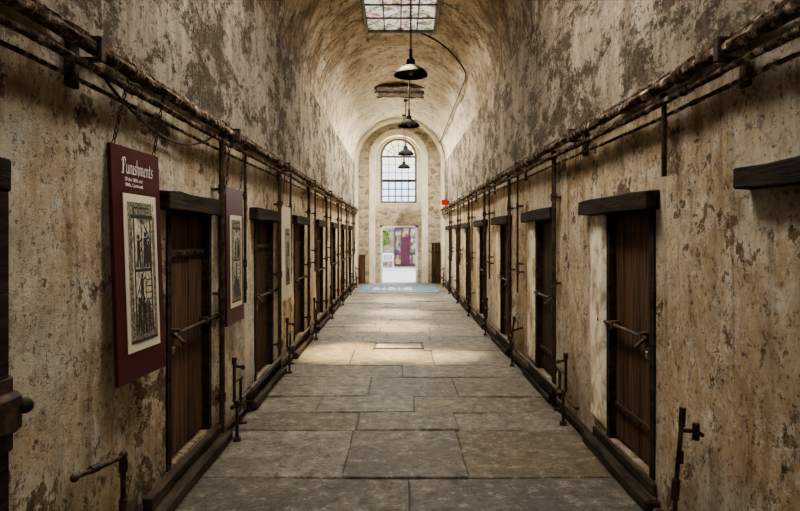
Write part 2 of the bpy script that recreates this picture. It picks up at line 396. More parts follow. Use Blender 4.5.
# floor of flagstones
b=MB(); bm=b.bm; cl=bm.loops.layers.color.new('slab')
rowsY=[-3,-2.1,-1.2,-.3,.6,1.5,2.35,3.1,3.97,4.92,5.42,5.95,6.75,7.35,8.3,8.95]
y=8.95
while y<19.4:
    y+=random.uniform(.38,.68); rowsY.append(min(y,20.0))
if rowsY[-1]<20: rowsY.append(20.0)
cuts={8:[-.37,.47],7:[.07],9:[-.35,.5],10:[-.75,.15],11:[-.3,.6],12:[.05,],13:[-.6,.45],14:[-.34,.36]}
g=.0045
for i,(a,c) in enumerate(zip(rowsY,rowsY[1:])):
    if i in cuts: cs=cuts[i]
    else:
        cs=[random.uniform(-.65,-.2),random.uniform(.3,.75)] if random.random()<.6 else [random.uniform(-.3,.4)]
    xs=[XL-.05]+cs+[XR+.05]
    for x0,x1 in zip(xs,xs[1:]):
        n0=len(bm.faces); h=random.uniform(-.007,.007); tl=random.uniform(-.006,.006)
        ox0,ox1,oy0,oy1=x0+g,x1-g,a+g,c-g
        pts=[]
        def seg(p,q):
            nn=max(2,int((Vector(q)-Vector(p)).length/.12))
            for k in range(nn):
                t_=k/nn; P=Vector(p).lerp(Vector(q),t_)
                jx=mn.noise(Vector((P.x*3,P.y*3,i)))*.009; jy=mn.noise(Vector((P.x*3+7,P.y*3,i)))*.009
                pts.append((P.x+jx,P.y+jy))
        seg((ox0,oy0),(ox1,oy0)); seg((ox1,oy0),(ox1,oy1)); seg((ox1,oy1),(ox0,oy1)); seg((ox0,oy1),(ox0,oy0))
        cxm,cym=(x0+x1)/2,(a+c)/2; bev=random.uniform(.008,.015)
        def zt(px): return h+tl*(px-cxm)/(x1-x0)*2
        def inset(p,d):
            dx=min(d/(max(.01,abs(p[0]-cxm))),.3); dy=min(d/(max(.01,abs(p[1]-cym))),.3)
            ex=abs(abs(p[0]-cxm)-(ox1-ox0)/2)<.02; ey=abs(abs(p[1]-cym)-(oy1-oy0)/2)<.02
            return (p[0]-(p[0]-cxm)*(dx if ex else 0), p[1]-(p[1]-cym)*(dy if ey else 0))
        top=[bm.verts.new((*inset(p,bev),zt(p[0]))) for p in pts]
        mid=[bm.verts.new((*inset(p,bev*.3),zt(p[0])-bev*.25)) for p in pts]
        low_=[bm.verts.new((*p,zt(p[0])-bev*.9)) for p in pts]
        bot=[bm.verts.new((*p,-.1)) for p in pts]
        N=len(pts); bm.faces.new(top)
        for u,w_ in ((mid,top),(low_,mid),(bot,low_)):
            for k in range(N): bm.faces.new((u[k],u[(k+1)%N],w_[(k+1)%N],w_[k]))
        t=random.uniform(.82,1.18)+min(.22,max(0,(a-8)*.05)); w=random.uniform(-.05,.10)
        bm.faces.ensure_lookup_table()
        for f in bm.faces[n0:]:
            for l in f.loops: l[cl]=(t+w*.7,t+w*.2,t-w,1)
n0=len(bm.faces)
r=bmesh.ops.create_cube(bm,size=1)
for v in r['verts']: v.co=Vector((VC+v.co.x*(XR-XL+.4),8.6+v.co.y*23.6,-.058+v.co.z*.08))
bm.faces.ensure_lookup_table()
for f in bm.faces[n0:]:
    for l in f.loops: l[cl]=(.28,.26,.23,1)
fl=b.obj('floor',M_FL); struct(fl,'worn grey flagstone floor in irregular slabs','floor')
b=MB(); 
b.box(-.34,.36,8.42,8.445,.0,.012).box(-.34,.36,8.825,8.85,.0,.012).box(-.34,-.315,8.445,8.825,.0,.012).box(.335,.36,8.445,8.825,.0,.012)
hf=b.obj('floor_hatch',M_IRON,(0,8.63,.0)); tag(hf,'dark iron frame of a small hatch set in the flagstones','floor hatch')
MB().box(-.30,.32,8.46,8.81,.0,.010,.002).obj('hatch_cover',simple('hatch_stone',(.16,.145,.12),(.34,.31,.26),9,.7),(0,8.63,0),parent=hf)

# ------------------------------------------------------------ end wall (curve based)
def plate(name,outer,holes,y,th,mat,origin=(0,0,0)):
    cu=bpy.data.curves.new(name,'CURVE'); cu.dimensions='2D'; cu.fill_mode='BOTH'; cu.extrude=th/2
    for pts in [outer]+holes:
        sp=cu.splines.new('POLY'); sp.points.add(len(pts)-1)
        for p,q in zip(sp.points,pts): p.co=(q[0],q[1],0,1)
        sp.use_cyclic_u=True
    tmp=bpy.data.objects.new('tmp',cu); COL.objects.link(tmp); bpy.context.view_layer.update()
    dg=bpy.context.evaluated_depsgraph_get(); me=bpy.data.meshes.new_from_object(tmp.evaluated_get(dg))
    bpy.data.objects.remove(tmp)
    me.transform(Matrix.Translation(-Vector(origin))@Matrix.Translation((0,y,0))@Matrix.Rotation(math.pi/2,4,'X')); me.name=name
    me.materials.clear(); me.materials.append(mat)
    o=bpy.data.objects.new(name,me); COL.objects.link(o); WP[name]=Vector(origin); o.location=origin; return o
def arch(x0,x1,z0,zs,n=20):
    c=(x0+x1)/2; r=(x1-x0)/2
    return [(x0,z0)]+[(c-r*math.cos(math.pi*k/n),zs+r*math.sin(math.pi*k/n)) for k in range(n+1)]+[(x1,z0)]
RX0,RX1=-.92,.96
outer=[(XL-.2,-.02),(XL-.2,5.7),(XR+.2,5.7),(XR+.2,-.02),(RX1,-.02)]+list(reversed(arch(RX0,RX1,-.02,4.15)))[1:-1]+[(RX0,-.02)]
struct(plate('wall_end',outer,[],20.1,.2,M_RUB),'rubble stone end wall with a tall arched recess','wall')
DX0,DX1,DT=-.60,.67,1.93
WX0,WX1,WB,WS=-.60,.64,2.68,4.26
inner=[(RX0-.1,-.02),(RX0-.1,5.3),(RX1+.1,5.3),(RX1+.1,-.02),(DX1,-.02),(DX1,DT),(DX0,DT),(DX0,-.02)]
struct(plate('wall_recess',inner,[arch(WX0,WX1,WB,WS)],20.45,.3,M_RUBP),'rubble stone infill around doorway and arched window','wall')
b=MB(); A=arch(RX0-.04,RX1+.04,0,4.15); Bq=arch(RX0+.16,RX1-.16,0,4.15)
for k in range(len(A)-1):
    a0,a1,b0,b1=A[k],A[k+1],Bq[k],Bq[k+1]
    b.poly([(a0[0],19.97,a0[1]),(a1[0],19.97,a1[1]),(b1[0],19.97,b1[1]),(b0[0],19.97,b0[1])])
    b.poly([(b0[0],19.97,b0[1]),(b1[0],19.97,b1[1]),(b1[0],20.32,b1[1]),(b0[0],20.32,b0[1])])
    b.poly([(a0[0],19.97,a0[1]),(a1[0],19.97,a1[1]),(a1[0],20.1,a1[1]),(a0[0],20.1,a0[1])])
struct(b.obj('trim_1',M_PLW),'white plastered arch lining of the end recess','trim')
b=MB(); A=arch(XL+.0,XR-.0,0,SPR); Bq=arch(XL+.10,XR-.10,0,SPR)
for k in range(len(A)-1):
    a0,a1,b0,b1=A[k],A[k+1],Bq[k],Bq[k+1]
    b.poly([(a0[0],19.5,a0[1]),(a1[0],19.5,a1[1]),(b1[0],19.5,b1[1]),(b0[0],19.5,b0[1])])
    b.poly([(b0[0],19.5,b0[1]),(b1[0],19.5,b1[1]),(b1[0],20.0,b1[1]),(b0[0],20.0,b0[1])])
struct(b.obj('trim_2',M_PLW),'pale plaster rib where vault meets end wall','trim')
b=MB()
b.box(DX0,DX0+.07,20.32,20.5,0,DT).box(DX1-.07,DX1,20.32,20.5,0,DT).box(DX0,DX1,20.32,20.5,DT-.07,DT)
struct(b.obj('trim_3',M_WPAINT,(0,20.4,0)),'white painted wooden frame of the exit doorway','trim')
# arched window
b=MB()
cx=(WX0+WX1)/2; wr=(WX1-WX0)/2
A=arch(WX0,WX1,WB,WS,24); Bq=arch(WX0+.07,WX1-.07,WB+.07,WS,24)
yf0,yf1=20.40,20.48
L=len(A)
for k in range(L):
    a0,a1,b0,b1=A[k],A[(k+1)%L],Bq[k],Bq[(k+1)%L]
    for yy in (yf0,yf1): b.poly([(a0[0],yy,a0[1]),(a1[0],yy,a1[1]),(b1[0],yy,b1[1]),(b0[0],yy,b0[1])])
    b.poly([(b0[0],yf0,b0[1]),(b1[0],yf0,b1[1]),(b1[0],yf1,b1[1]),(b0[0],yf1,b0[1])])
win=b.obj('window_1',M_FRAME,(cx,20.44,WB)); struct(win,'tall arched multi-pane window in the end wall','window')
b=MB()
b.box(WX0,WX1,20.41,20.47,3.40,3.49).box(WX0+.03,WX1-.03,20.415,20.465,WS-.03,WS+.03)
for i in range(1,5):
    x=WX0+.07+i*(WX1-WX0-.14)/5
    b.box(x-.018,x+.018,20.42,20.46,WB+.05,3.42); b.box(x-.010,x+.010,20.42,20.46,3.45,WS)
for z in (2.92,3.16): b.box(cx-wr+.05,cx+wr-.05,20.42,20.46,z-.018,z+.018)
for z in (3.72,3.99): b.box(cx-wr+.05,cx+wr-.05,20.42,20.46,z-.010,z+.010)
for k in range(1,6):
    t=math.pi*k/6; b.cyl((cx+.16*math.cos(t),20.44,WS+.16*math.sin(t)),(cx+(wr-.05)*math.cos(t),20.44,WS+(wr-.05)*math.sin(t)),.011,6)
for R_ in (.17,.38):
    for k in range(16):
        t=math.pi*k/16; t2=math.pi*(k+1)/16
        b.cyl((cx+R_*math.cos(t),20.44,WS+R_*math.sin(t)),(cx+R_*math.cos(t2),20.44,WS+R_*math.sin(t2)),.010,6)
b.obj('muntin_grid',M_IRON,(cx,20.44,WB),parent=win)
gp=plate('window_glass',arch(WX0+.05,WX1-.05,WB+.05,WS),[],20.475,.004,M_AMB,(cx,20.44,WB)); gp.parent=win; gp.location=(0,0,0)

# ------------------------------------------------------------ skylights
def skylight(n,y0,y1,s,lip=.14,z=5.36,hw=.58,tint=.65,bars=(6,4)):
    x0,x1=VC-hw,VC+hw
    b=MB(); fw=.05 if n!=3 else .025
    b.box(x0-fw,x0,y0-fw,y1+fw,z-lip-.02,z+.03).box(x1,x1+fw,y0-fw,y1+fw,z-lip-.02,z+.03)
    b.box(x0,x1,y0-fw,y0,z-lip,z+.03).box(x0,x1,y1,y1+fw,z-lip,z+.03)
    if n==3:
        bmesh.ops.subdivide_edges(b.bm,edges=b.bm.edges,cuts=9,use_grid_fill=True)
        for v in b.bm.verts: v.co+=Vector((mn.noise(v.co*6)*.10,mn.noise(v.co*6+Vector((5,0,0)))*.12,mn.noise(v.co*8+Vector((0,9,0)))*.04))
    f=b.obj('window_%d'%n,M_FRAME if n!=3 else M_IRON,(VC,(y0+y1)/2,z)); struct(f,'dirty roof skylight with leaf-stained glass' if n!=3 else 'dim roof skylight with ragged rusty iron edge','window')
    pm_=glow_pane('dirty_skylight_glass_%d'%n,s,tint) if n!=3 else M_V
    MB().box(x0,x1,y0,y1,z,z+.02).obj('skylight_glass' if n!=3 else 'dim_skylight_pane',pm_,(VC,(y0+y1)/2,z),parent=f)  # third skylight's pane wears the vault plaster so it looks dim
    b=MB()
    for i in range(1,bars[0]):
        x=x0+(x1-x0)*i/bars[0]; b.box(x-.010,x+.010,y0,y1,z-.02,z)
    for i in range(1,bars[1]):
        y=y0+(y1-y0)*i/bars[1]; b.box(x0,x1,y-.012,y+.012,z-.02,z)
    if n==3:
        for k in range(7): b.torus((x0+.12+k*.155,(y0+y1)/2,z-.02),.07,.010,Matrix.Identity(3),12,5,1.0)
    b.obj('glazing_bar',M_IRON,(VC,(y0+y1)/2,z),parent=f)
skylight(2,9.0,10.78,.60,.05,5.29,.58,.75,(4,3)); skylight(3,14.95,16.1,.05,.01,5.30,.60,.9,(3,2)); skylight(4,3.4,5.0,46,tint=0); skylight(5,-2.2,-.6,30,tint=0)  # last two skylights are unseen; their strong glow is added as near fill

# ------------------------------------------------------------ cell doors, lintels, sills
def door(n,X,sg,a,c,mat,boltdir):
    xf=X-sg*.035; xb=X-sg*.09
    W=c-a; npl=5
    b=MB()
    for i in range(npl):
        y0=a+.05+i*(W-.1)/npl; y1=a+.05+(i+1)*(W-.1)/npl
        off=random.uniform(0,.008)
        b.box(min(xf-sg*off,xb),max(xf-sg*off,xb),y0+.0025,y1-.0025,DZ0+.02,DZ1-.03,.004)
    root=b.obj('door_%d'%n,mat,(X-sg*.06,(a+c)/2,DZ0)); struct(root,'dark weathered vertical-plank wooden cell door','door')
    b=MB(); xj0,xj1=sorted((X+sg*.012,X-sg*.11))
    b.box(xj0,xj1,a-.01,a+.05,DZ0,DZ1).box(xj0,xj1,c-.05,c+.01,DZ0,DZ1).box(xj0,xj1,a+.05,c-.05,DZ1-.03,DZ1)
    b.obj('door_frame',M_LINT,(X-sg*.06,(a+c)/2,DZ0),parent=root)
    for z in ((1.48,) if sg>0 else (.40,)):
        b=MB(); x0,x1=sorted((xf+sg*.001,xf+sg*.012))
        b.box(x0,x1,a+.06,c-.06,z-.020,z+.020,.002)
        for k in range(5):
            yy=a+.12+k*(W-.24)/4; b.sph((xf+sg*.013,yy,z),.011)
        b.obj('strap_hinge',M_IRON,(xf,(a+c)/2,z),parent=root)
    b=MB(); z=.97; xr=xf+sg*.045
    y0,y1=a+.08,c+.15
    if n==1: y1=c+.02
    b.cyl((xr,y0,z),(xr,y1,z),.013)
    for yy in (a+.16,c-.12): 
        x0,x1=sorted((xf,xf+sg*.062)); b.box(x0,x1,yy-.018,yy+.018,z-.03,z+.03,.004)
    x0,x1=sorted((xf,xf+sg*.02)); b.box(x0,x1,a+.07,a+.18,z-.08,z-.03,.004)
    ye=y1
    b.sph((xr,ye,z),.024); b.cyl((xr,a+.12,z),(xr+sg*.06,a+.10,z-.05),.010)
    b.sph((xr+sg*.06,a+.10,z-.05),.016)
    if n==1:
        b.box(xf,xf+.075,c-.10,c+.06,z-.09,z+.06,.018).sph((xf+.075,c+.06,z-.0),.03).box(xf,xf+.05,c-.07,c+.04,z-.16,z+.12,.01)
    b.obj('sliding_bolt',M_IRON,(xf,(a+c)/2,z),smooth=True,parent=root)
    b=MB(); b.box(min(xf,xf+sg*.035),max(xf,xf+sg*.035),a+.10,a+.15,z-.13,z-.08,.008)
    b.torus((xf+sg*.02,a+.125,z-.08),.016,.005,Matrix.Rotation(math.pi/2,3,'Y'))
    b.obj('padlock',M_STEEL,(xf,a+.12,z-.1),parent=root)
    return root
def lintel(X,sg,a,c,z0=1.75,z1=1.865,lab='dark heavy timber lintel above a cell door'):
    b=MB(); x0,x1=sorted((X-sg*.02,X+sg*.075)); b.box(x0,x1,a,c,z0,z1,.008)
    bmesh.ops.subdivide_edges(b.bm,edges=b.bm.edges,cuts=4,use_grid_fill=True)
    for v in b.bm.verts: v.co+=Vector((0,0,mn.noise(v.co*6)*.014))+Vector((mn.noise(v.co*5+Vector((9,0,0)))*.010,0,0))
    tag(b.obj('door_lintel',M_LINT,(X,(a+c)/2,z0)),lab,'lintel','timber lintels over cell doors')
def sill(X,sg,a,c,w=.13):
    b=MB(); x0,x1=sorted((X+sg*.012,X+sg*w)); b.box(x0,x1,a,c,.0,.08,.012)
    x0,x1=sorted((X+sg*.012,X+sg*(w-.06))); b.box(x0,x1,a+.06,c-.06,.075,.15,.006)
    bmesh.ops.subdivide_edges(b.bm,edges=b.bm.edges,cuts=3,use_grid_fill=True)
    for v in b.bm.verts: v.co+=Vector((mn.noise(v.co*5)*.012,0,mn.noise(v.co*4)*.010 if v.co.z>.05 else 0))
    tag(b.obj('door_sill',M_SILL,(X+sg*w/2,(a+c)/2,0)),'worn dark stone and timber step under a cell door','door sill','cell door sills')
n=1
for i,(a,c) in enumerate(LD):
    door(n,XL,1,a,c,M_WOOD if i==0 or i>1 and i%2==0 else M_WOODB,1); n+=1
    lintel(XL,1,a-.16,c+.06 if i else 2.10); sill(XL,1,a-.45 if i else a-.1,c+.18 if i else c)
for i,(a,c) in enumerate(RD):
    door(n,XR,-1,a,c,M_WOODB if i%2==0 else M_WOOD,1); n+=1
    lintel(XR,-1,a-.06,c+.5); sill(XR,-1,a-.12,c+.3,.10)
lintel(XR,-1,1.5,2.60,1.79,1.885,'dark timber lintel embedded over a plastered-up opening')

# ------------------------------------------------------------ pipes
def run(name,X,z,r,y0,y1,lab,sag=.006,mat=None):
    b=MB(); bm=b.bm; prev=None; seg=12; y=y0; k=0; coup=r*1.35
    while y<=y1+1e-6:
        cxx=X+mn.noise(Vector((X,y*.6,z)))*sag*1.5; cz=z+mn.noise(Vector((y*.5,X*3,z)))*sag
        row=[]
        for i in range(seg):
            a=2*math.pi*i/seg; rr=r*(1+.38*mn.noise(Vector((math.cos(a)*2,y*9,math.sin(a)*2+X))))
            row.append(bm.verts.new((cxx+rr*math.cos(a),y,cz+rr*math.sin(a))))
        if prev:
            for i in range(seg): bm.faces.new((prev[i],prev[(i+1)%seg],row[(i+1)%seg],row[i]))
        if k%36==12: b.cyl((cxx,y-.04,cz),(cxx,y+.04,cz),coup,12)
        prev=row; y+=.05; k+=1
    o=b.obj(name,mat or M_PIPE,(X,(y0+y1)/2,z),smooth=True); tag(o,lab,'pipe','pipes running along the walls'); return o
for (X,sg) in ((XL,1),(XR,-1)):
    run('wall_pipe',X+sg*.10,2.405,.030,YB,19.5,'thick rusty steam pipe clamped high along the wall',.010)
    run('wall_pipe',X+sg*.085,2.325,.018,YB,19.5,'thinner rusty pipe below the main steam pipe',.012)
    run('wall_pipe',X+sg*.045,2.475,.015,YB,19.5,'thin dark conduit above the main steam pipe',.012)
    run('wall_pipe',X+sg*.040,2.265,.010,YB,19.5,'thinnest lowest conduit of the overhead pipe bundle',.014)
    run('wall_pipe',X+sg*.11,.235,.016,4.72,19.4,'low dark pipe running just above the door sills',mat=M_IRON)
    y=.35
    while y<19.3:
        b=MB(); x0,x1=sorted((X-sg*.01,X+sg*.145))
        b.box(x0,x1,y-.02,y+.02,2.352,2.368,.003)
        x0,x1=sorted((X-sg*.01,X+sg*.02)); b.box(x0,x1,y-.04,y+.04,2.24,2.52,.004)
        x0,x1=sorted((X+sg*.01,X+sg*.145)); b.box(x0,x1,y-.022,y+.022,2.438,2.457,.004)
        x0,x1=sorted((X+sg*.130,X+sg*.145)); b.box(x0,x1,y-.02,y+.02,2.36,2.45,.003)
        tag(b.obj('pipe_bracket',M_IRON,(X,y,2.36)),'black iron clamp bracket holding the wall pipes','bracket','iron pipe brackets'); y+=2.25
def vpipe(X,sg,y,z0=.0,z1=2.36,r=.021,lab='dark vertical pipe beside a cell door'):
    b=MB(); x=X+sg*.065
    b.cyl((x,y,z0),(x,y,z1),r)
    for z in (z0+.35,1.15,1.95):
        if z0+.05<z<z1-.1:
            b.cyl((x,y,z-.035),(x,y,z+.035),r*1.4) 
            x0,x1=sorted((X-sg*.01,x)); b.box(x0,x1,y-.03,y+.03,z-.01,z+.01)
    b.sph((x,y,z1),r*1.4)
    tag(b.obj('vertical_pipe',M_IRON,(x,y,z0),smooth=True),lab,'pipe','vertical pipes beside the doors')
for i,(a,c) in enumerate(LD):
    if i==0: continue
    vpipe(XL,1,c+.10,.0)
    vpipe(XL,1,c+.80,1.0,2.36,.013,'thin vertical conduit beside a cell door')
for i,(a,c) in enumerate(RD):
    if i==0: continue
    vpipe(XR,-1,a-.20)
    if i>1: vpipe(XR,-1,a-.75,.9,2.30,.012,'thin vertical conduit on the plaster wall')
vpipe(XR,-1,3.28,1.92,2.36,.014,'short rusted rod hanging from the wall pipes')

def valve(X,sg,y,h,off,kind):
    x=X+sg*off; r=.012
    b=MB()
    if kind==0:
        b.pipe([(x,y,0),(x,y,h*.42),(x-sg*.03,y+.03,h*.5),(x-sg*.03,y+.03,h)],r).cyl((x-sg*.03,y+.03,h-.03),(x-sg*.03,y+.03,h+.02),.02)
        b.pipe([(x-sg*.03,y+.03,h*.93),(x+sg*.05,y-.02,h*.93)],r*.9).sph((x+sg*.05,y-.02,h*.93),.019)
        b.pipe([(x-sg*.03,y+.03,h*.72),(x-sg*.03,y+.22,h*.72),(x-sg*.03,y+.22,h*.12),(x+sg*.02,y+.22,h*.12)],r)
        b.pipe([(x,y,h*.30),(x,y+.18,h*.30)],r*.9)
    else:
        b.pipe([(x,y,0),(x+sg*.01,y,h*.55),(x-sg*.02,y-.02,h)],r).cyl((x-sg*.02,y-.02,h-.02),(x-sg*.02,y-.02,h+.03),.018)
        b.pipe([(x,y,h*.75),(X,y+.05,h*.80)],r).pipe([(x,y,h*.62),(x,y+.15,h*.62),(x,y+.15,h*.35),(x+sg*.05,y+.15,h*.30)],r)
    b.cyl((x,y,h*.42),(x,y,h*.42+.055),.020).cyl((x,y,.0),(x,y,.03),.03)
    o=b.obj('valve_pipe',M_IRON,(x,y,0),smooth=True)
    tag(o,'black iron radiator pipe stub with valve standing on the floor','pipe','low pipe stubs along the walls')
    b=MB(); zc=h*.46; c=(x+sg*.06,y,zc)
    b.cyl((x,y,zc),(x+sg*.06,y,zc),.008)
    R=Matrix.Rotation(math.pi/2,3,'Y'); b.torus(c,.030,.006,R,14,6)
    b.cyl((c[0],c[1]-.03,zc),(c[0],c[1]+.03,zc),.004).cyl((c[0],c[1],zc-.03),(c[0],c[1],zc+.03),.004)
    b.obj('valve_wheel',M_IRON,c,smooth=True,parent=o)
    return o
for i in range(7): valve(XL,1,4.66+2.25*i,.62,.17,0)
for i in range(7): valve(XR,-1,5.05+2.25*i,.58,.13,i%2)
b=MB().pipe([(-1.30,2.84,0),(-1.30,2.84,.56)],.013).sph((-1.30,2.84,.56),.02).cyl((-1.30,2.84,.55),(-1.39,2.56,.56),.011)\
   .cyl((-1.30,2.84,.48),(-1.30,2.84,.54),.02).sph((-1.385,2.57,.56),.019).cyl((-1.345,2.70,.558),(-1.36,2.655,.559),.018).cyl((-1.30,2.84,0),(-1.30,2.84,.03),.032)\
   .cyl((-1.30,2.84,.30),(-1.30,2.84,.35),.019)
tag(b.obj('valve_pipe',M_IRON,(-1.30,2.84,0),smooth=True),'bent black iron pipe with a horizontal arm','pipe','low pipe stubs along the walls')
b=MB().pipe([(1.35,2.95,.0),(1.365,2.95,.35),(1.395,2.95,.68)],.011,1.6).cyl((1.395,2.95,.66),(1.40,2.95,.75),.016)\
   .pipe([(1.395,2.95,.64),(1.46,2.93,.64),(1.49,2.93,.62)],.010).cyl((1.455,2.93,.60),(1.455,2.93,.68),.017)\
   .cyl((1.36,2.95,.30),(1.368,2.95,.40),.02).cyl((1.385,2.95,.48),(1.388,2.95,.54),.017).cyl((1.35,2.95,.12),(1.48,2.95,.10),.013).cyl((1.35,2.95,0),(1.35,2.95,.03),.03)
tag(b.obj('valve_pipe',M_IRON,(1.35,2.95,0),smooth=True),'slanted black iron pipe stub with valve and side arm','pipe','low pipe stubs along the walls')

def tube(name,pts,r,mat):
    b=MB(); 
    for a,c in zip(pts,pts[1:]): b.cyl(a,c,r,6)
    for p in pts[1:-1]: b.sph(p,r)
    return b.obj(name,mat,pts[0],smooth=True)
pts=[(XL+.05,2.75+t*1.7,2.36-.18*math.sin(math.pi*t)**.8-.02*t) for t in [i/16 for i in range(17)]]
tag(tube('loose_cable',pts,.007,M_IRON),'thin black cable sagging below the wall pipes','cable')
pts=[]
for t in [i/30 for i in range(31)]:
    if t<.45:
        u=t/.45; th=math.pi/2*(1-.05)-u*1.0; y=11.0+u*.35
    else:
        u=(t-.45)/.55; th=math.pi/2*.95-1.0-0.05*u; y=11.35+u*7.9
    r=VR-.045; pts.append((VC+r*math.cos(th),y,SPR+r*math.sin(th)))
tag(tube('ceiling_conduit',pts,.016,M_IRON),'dark electrical conduit following the curve of the vault','conduit')

# ------------------------------------------------------------ hanging signs
def text_mesh(body,size,shear=0.0,bold=0.0):
    cu=bpy.data.curves.new('t','FONT'); cu.body=body; cu.size=size; cu.shear=shear; cu.offset=bold; cu.align_x='LEFT'
    tmp=bpy.data.objects.new('t',cu); COL.objects.link(tmp); bpy.context.view_layer.update()
    me=bpy.data.meshes.new_from_object(tmp.evaluated_get(bpy.context.evaluated_depsgraph_get()))
    bpy.data.objects.remove(tmp); return me
GL={'P':([[(.1,0),(.12,1.6)],[(-.25,1.25),(-.05,1.6),(.55,1.7),(.85,1.35),(.6,.9),(.12,.8)],[(-.2,0),(.35,.03)],[(.28,.2),(.30,1.5)]],1.05),
 'u':([[(-.08,.9),(.05,1),(.05,.2),(.25,0),(.58,.2)],[(.58,1),(.58,.12),(.75,.02)]],.88),
 'n':([[(-.08,.9),(.06,1),(.08,0)],[(.08,.75),(.38,1),(.58,.85),(.58,.12),(.74,.02)]],.88),
 'i':([[(-.08,.9),(.06,1),(.08,.12),(.24,.02)],[(.06,1.36),(.12,1.42)]],.38),
 's':([[(.5,.88),(.26,1),(.06,.74),(.46,.36),(.3,.02),(-.02,.12)]],.66),
 'h':([[(-.05,1.6),(.08,1.7),(.08,0)],[(.08,.75),(.38,1),(.58,.8),(.56,.0),(.40,-.25)]],.86),
 'm':([[(-.08,.9),(.06,1),(.08,0)],[(.08,.75),(.32,1),(.48,.85),(.48,0)],[(.48,.75),(.74,1),(.92,.85),(.92,.12),(1.06,.02)]],1.2),
 'e':([[(.08,.48),(.48,.72),(.3,1),(.06,.7),(.1,.16),(.34,0),(.55,.18)]],.68),
 't':([[(.18,1.4),(.18,.15),(.36,0),(.5,.12)],[(-.02,.98),(.44,1.0)]],.58)}
def calligraphy(word,width):
    b=MB(); x=0; nv=Vector((math.cos(.7),math.sin(.7),0))*.095
    tot=sum(GL[ch][1] for ch in word)
    for ch in word:
        st,w=GL[ch]
        for pl in st:
            for p,q in zip(pl,pl[1:]):
                P=Vector((x+p[0]+.08*p[1],p[1],0)); Q=Vector((x+q[0]+.08*q[1],q[1],0))
                b.poly([P-nv,P+nv,Q+nv,Q-nv])
        x+=w
    s=width/tot
    bmesh.ops.transform(b.bm,matrix=Matrix.Diagonal((s,s*1.25,s,1)),verts=b.bm.verts); return b
def sign(nt_,nb,ft,title,sub,lab,style):
    nt_=Vector(nt_); nb=Vector(nb); ft=Vector(ft)
    xl=(ft-nt_); W=xl.length; xl.normalize(); yl=(nt_-nb); Hh=yl.length; yl.normalize()
    zl=xl.cross(yl).normalized(); yl=zl.cross(xl).normalized()
    M=Matrix(((xl.x,yl.x,zl.x,nb.x),(xl.y,yl.y,zl.y,nb.y),(xl.z,yl.z,zl.z,nb.z),(0,0,0,1)))
    og=M@Vector((W/2,0,0))
    root=MB().box(0,W,0,Hh,-.02,0,.003).obj('hanging_sign',M_MAROON if style<3 else M_CREAM,og,M=M)
    tag(root,lab,'sign','interpretive signs hung on the wall')
    px0,px1,pz0,pz1=W*.19,W*.87,Hh*.12,Hh*.80
    MB().box(px0,px1,pz0,pz1,.0005,.004).obj('picture_panel',M_CREAM,og,M=M,parent=root)
    ix0,ix1,iz0,iz1=px0+W*.06,px1-W*.06,pz0+Hh*.035,pz1-Hh*.035
    MB().box(ix0,ix1,iz0,iz1,.004,.0055).obj('engraving_ground',M_INKL,og,M=M,parent=root)
    w=ix1-ix0; h=iz1-iz0
    def P(u,v,zz): return (ix0+u*w,iz0+v*h,zz)
    def q(u0,u1,v0,v1,k=0,zz=.0065): return [P(u0,v0,zz),P(u1,v0,zz),P(u1+k,v1,zz),P(u0+k,v1,zz)]
    b=MB()
    b.poly(q(.0,1,.0,.10)); b.poly(q(.0,.14,.10,1)); b.poly(q(.90,1,.10,.9)); b.poly([P(.14,.10,.0065),P(.90,.10,.0065),P(.70,.30,.0065),P(.14,.22,.0065)])
    b.poly([P(.14,1,.0065),P(.90,1,.0065),P(.90,.88,.0065),P(.50,.84,.0065),P(.14,.92,.0065)]); b.poly(q(.52,.80,.56,.70,.05))
    b.obj('engraving_shading',M_INKM,og,M=M,parent=root)
    b=MB()
    z8=.0068
    for a in ((.18,.23,.06,.96),(.80,.85,.06,.90),(.46,.49,.52,.90),(.10,.92,.885,.912),(.18,.85,.50,.522),(.0,1,.0,.02),(.23,.80,.955,.967)): b.poly(q(*a,0,z8))
    b.poly([P(.23,.54,z8),P(.27,.54,z8),P(.48,.70,z8),P(.48,.67,z8)]); b.poly([P(.49,.88,z8),P(.53,.88,z8),P(.84,.72,z8),P(.84,.69,z8)])
    b.poly([P(.23,.30,z8),P(.23,.32,z8),P(.50,.51,z8),P(.54,.51,z8)])
    for k in range(9): b.poly(q(.25+.062*k,.262+.062*k,.51,.56,0,z8))
    for k in range(8): b.poly(q(.60,.80,.10+.048*k,.108+.048*k,0,z8))
    b.poly(q(.59,.61,.06,.50,0,z8))
    def limb(pts_,r):
        for p,q_ in zip(pts_,pts_[1:]):
            d=Vector((q_[0]-p[0],(q_[1]-p[1])*h/w,0)); nrm=Vector((-d.y,d.x,0)).normalized()*r
            b.poly([P(p[0]+nrm.x,p[1]+nrm.y*w/h,.007),P(p[0]-nrm.x,p[1]-nrm.y*w/h,.007),P(q_[0]-nrm.x,q_[1]-nrm.y*w/h,.007),P(q_[0]+nrm.x,q_[1]+nrm.y*w/h,.007)])
    def head(u,v,r): b.poly([P(u+r*math.cos(k*.63),v+r*w/h*math.sin(k*.63),.0071) for k in range(10)])
    def person(u,v,s,arm):
        head(u,v+.20*s,.045*s); limb([(u,v+.18*s),(u,v+.09*s)],.055*s); limb([(u-.02*s,v+.10*s),(u-.05*s,v)],.030*s); limb([(u+.02*s,v+.10*s),(u+.05*s,v)],.030*s)
        limb([(u,v+.165*s),(u+arm*s,v+.19*s)],.020*s)
    for a in ((.33,.07,1.15,.16),(.50,.05,1.25,-.14),(.70,.06,1.0,-.12),(.36,.53,1.1,.14),(.62,.53,1.2,.12),(.74,.53,.9,-.1),(.45,.28,.95,.16)): person(*a)
    b.obj('engraving_figures',M_INK,og,M=M,parent=root)
